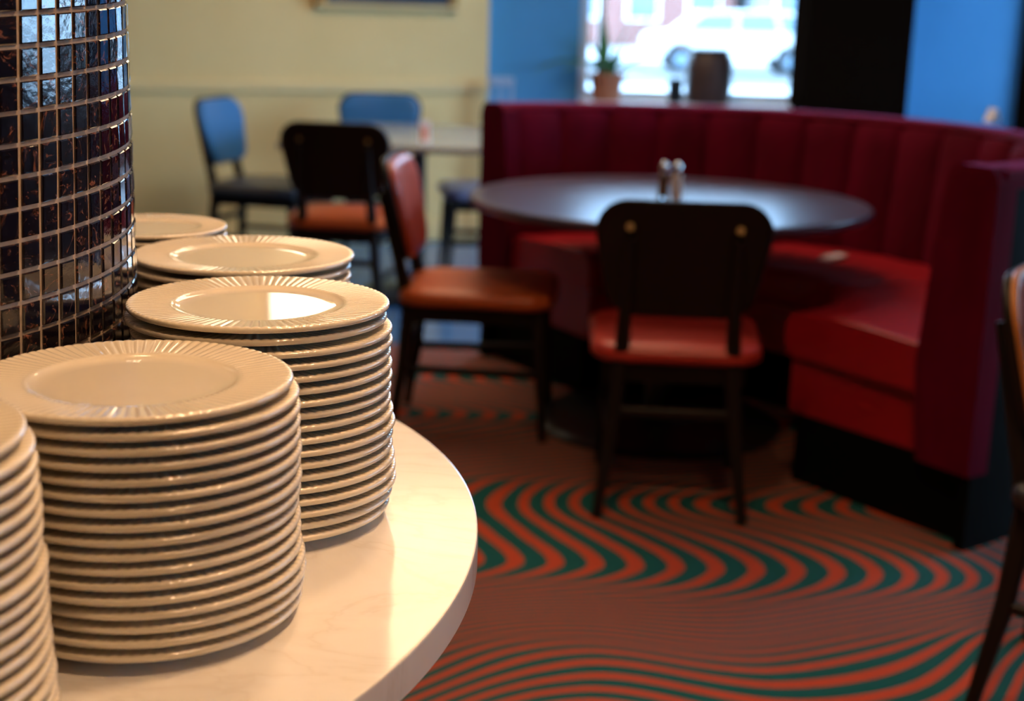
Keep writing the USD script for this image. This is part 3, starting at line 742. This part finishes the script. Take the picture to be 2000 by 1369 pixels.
put('rim', lathe([(.096, .286), (.110, .286), (.117, .298), (.113, .312), (.102, .314), (.096, .308)] + [(.096, .286)], 64), M['black_metal'], t)
t = thing('tumbler', (0.905, 8.385, WZ0 + .0025), label='small black tumbler on the window sill left of the brown urn', category='tumbler')
put('body', lathe([(0, 0), (.038, 0), (.041, .004), (.046, .138), (.042, .138), (.038, .01), (0, .01)], 40), M['black_metal'], t)
t = thing('seedling_pot', (1.615, 8.375, WZ0 + .0025), label='tiny green plant in a black pot in the right corner of the window sill', category='plant')
put('pot', lathe([(0, 0), (.022, 0), (.028, .04), (.025, .04), (0, .035)], 24), M['black_metal'], t)
for k in range(6):
    put('leaf', leaf_blade((0, 0, .036), k * 1.05, .06, 1.0, .010, .3), M['leaf'], t, True)

# ------------------------------------------------------------------ outside the windows
struct('ground', box(-60, 60, 9.2, 140, -0.35, -0.15), M['concrete'], 'pale pavement and street outside the windows')
struct('road', box(-60, 60, 30, 44, -0.15, -0.14), M['asphalt'], 'asphalt road outside')
struct('yard', box(4.9, 70, -30, 9.2, -0.35, -0.15), M['concrete'], 'pale yard outside the right windows')
def car(x, y, label):
    c = thing('car', (x, y, -.14), 0, label=label, category='car')
    prof = [(-2.25, .45), (-2.3, .75), (-2.2, .95), (-1.55, 1.02), (-.95, 1.52), (.9, 1.58), (1.75, 1.50), (2.15, 1.0), (2.25, .7), (2.2, .42)]
    from shapely.geometry import Polygon, Point
    body = Polygon(prof).buffer(-.06).buffer(.06)
    for wx in (-1.4, 1.35):
        body = body.difference(Point(wx, .34).buffer(.42))
    b = trimesh.creation.extrude_polygon(body, 1.7, engine='earcut'); b.apply_transform(trimesh.transformations.rotation_matrix(PI / 2, [1, 0, 0])); b.apply_translation([0, .85, 0])
    put('body', b, M['van_white'], c)
    for pts in ([(-1.3, 1.05), (-.88, 1.44), (-.1, 1.48), (-.1, 1.05)], [(.0, 1.05), (.0, 1.48), (.85, 1.5), (1.0, 1.05)], [(1.1, 1.05), (.95, 1.5), (1.6, 1.42), (1.8, 1.05)]):
        g = trimesh.creation.extrude_polygon(Polygon(pts), .012, engine='earcut'); g.apply_transform(trimesh.transformations.rotation_matrix(PI / 2, [1, 0, 0])); g.apply_translation([0, -.849, 0])
        put('side_window', g, M['car_glass'], c)
    for wx in (-1.4, 1.35):
        for wy in (-.74, .74):
            w = trimesh.creation.torus(.245, .095, 32, 12) if False else lathe([(.17, -.1), (.29, -.11), (.335, -.07), (.335, .07), (.29, .11), (.17, .1)], 36)
            w.apply_transform(trimesh.transformations.rotation_matrix(PI / 2, [1, 0, 0])); w.apply_translation([wx, wy, .335])
            wp = put('wheel', w, M['rubber'], c)
            h = lathe([(0, -.09), (.17, -.08), (.17, .08), (0, .09)], 24); h.apply_transform(trimesh.transformations.rotation_matrix(PI / 2, [1, 0, 0])); h.apply_translation([wx, wy, .335])
            put('hubcap', h, M['car_glass'], wp)
car(5.4, 37.0, 'white car parked in the street outside the window')
def house(x0, x1, y, hgt, wall, label, nx, nz):
    b = thing('building', ((x0 + x1) / 2, y, -.15), label=label, category='building')
    w = x1 - x0
    put('wall', box(-w / 2, w / 2, 0, 8, 0, hgt), wall, b, False)
    for i in range(nx):
        for k in range(nz):
            xx = -w / 2 + (i + .5) * w / nx; zz = 1.2 + k * 3.0
            fr = put('window', cat(box(xx - .7, xx + .7, -.06, 0.02, zz - .08, zz), box(xx - .7, xx + .7, -.06, .02, zz + 1.5, zz + 1.58), box(xx - .7, xx - .62, -.06, .02, zz, zz + 1.5), box(xx + .62, xx + .7, -.06, .02, zz, zz + 1.5)), M['white_trim'], b, False)
            put('glass', box(xx - .62, xx + .62, -.02, .01, zz, zz + 1.5), M['car_glass'], fr, False)
    put('roof', box(-w / 2 - .3, w / 2 + .3, -.3, 8.3, hgt, hgt + .3), M['render_far'], b, False)
house(-6.5, 9.0, 62, 5.6, M['brick_far'], 'red brick building across the street', 6, 1)
house(9.6, 30.0, 60, 5.4, M['render_far'], 'pale rendered building across the street to the right', 7, 1)
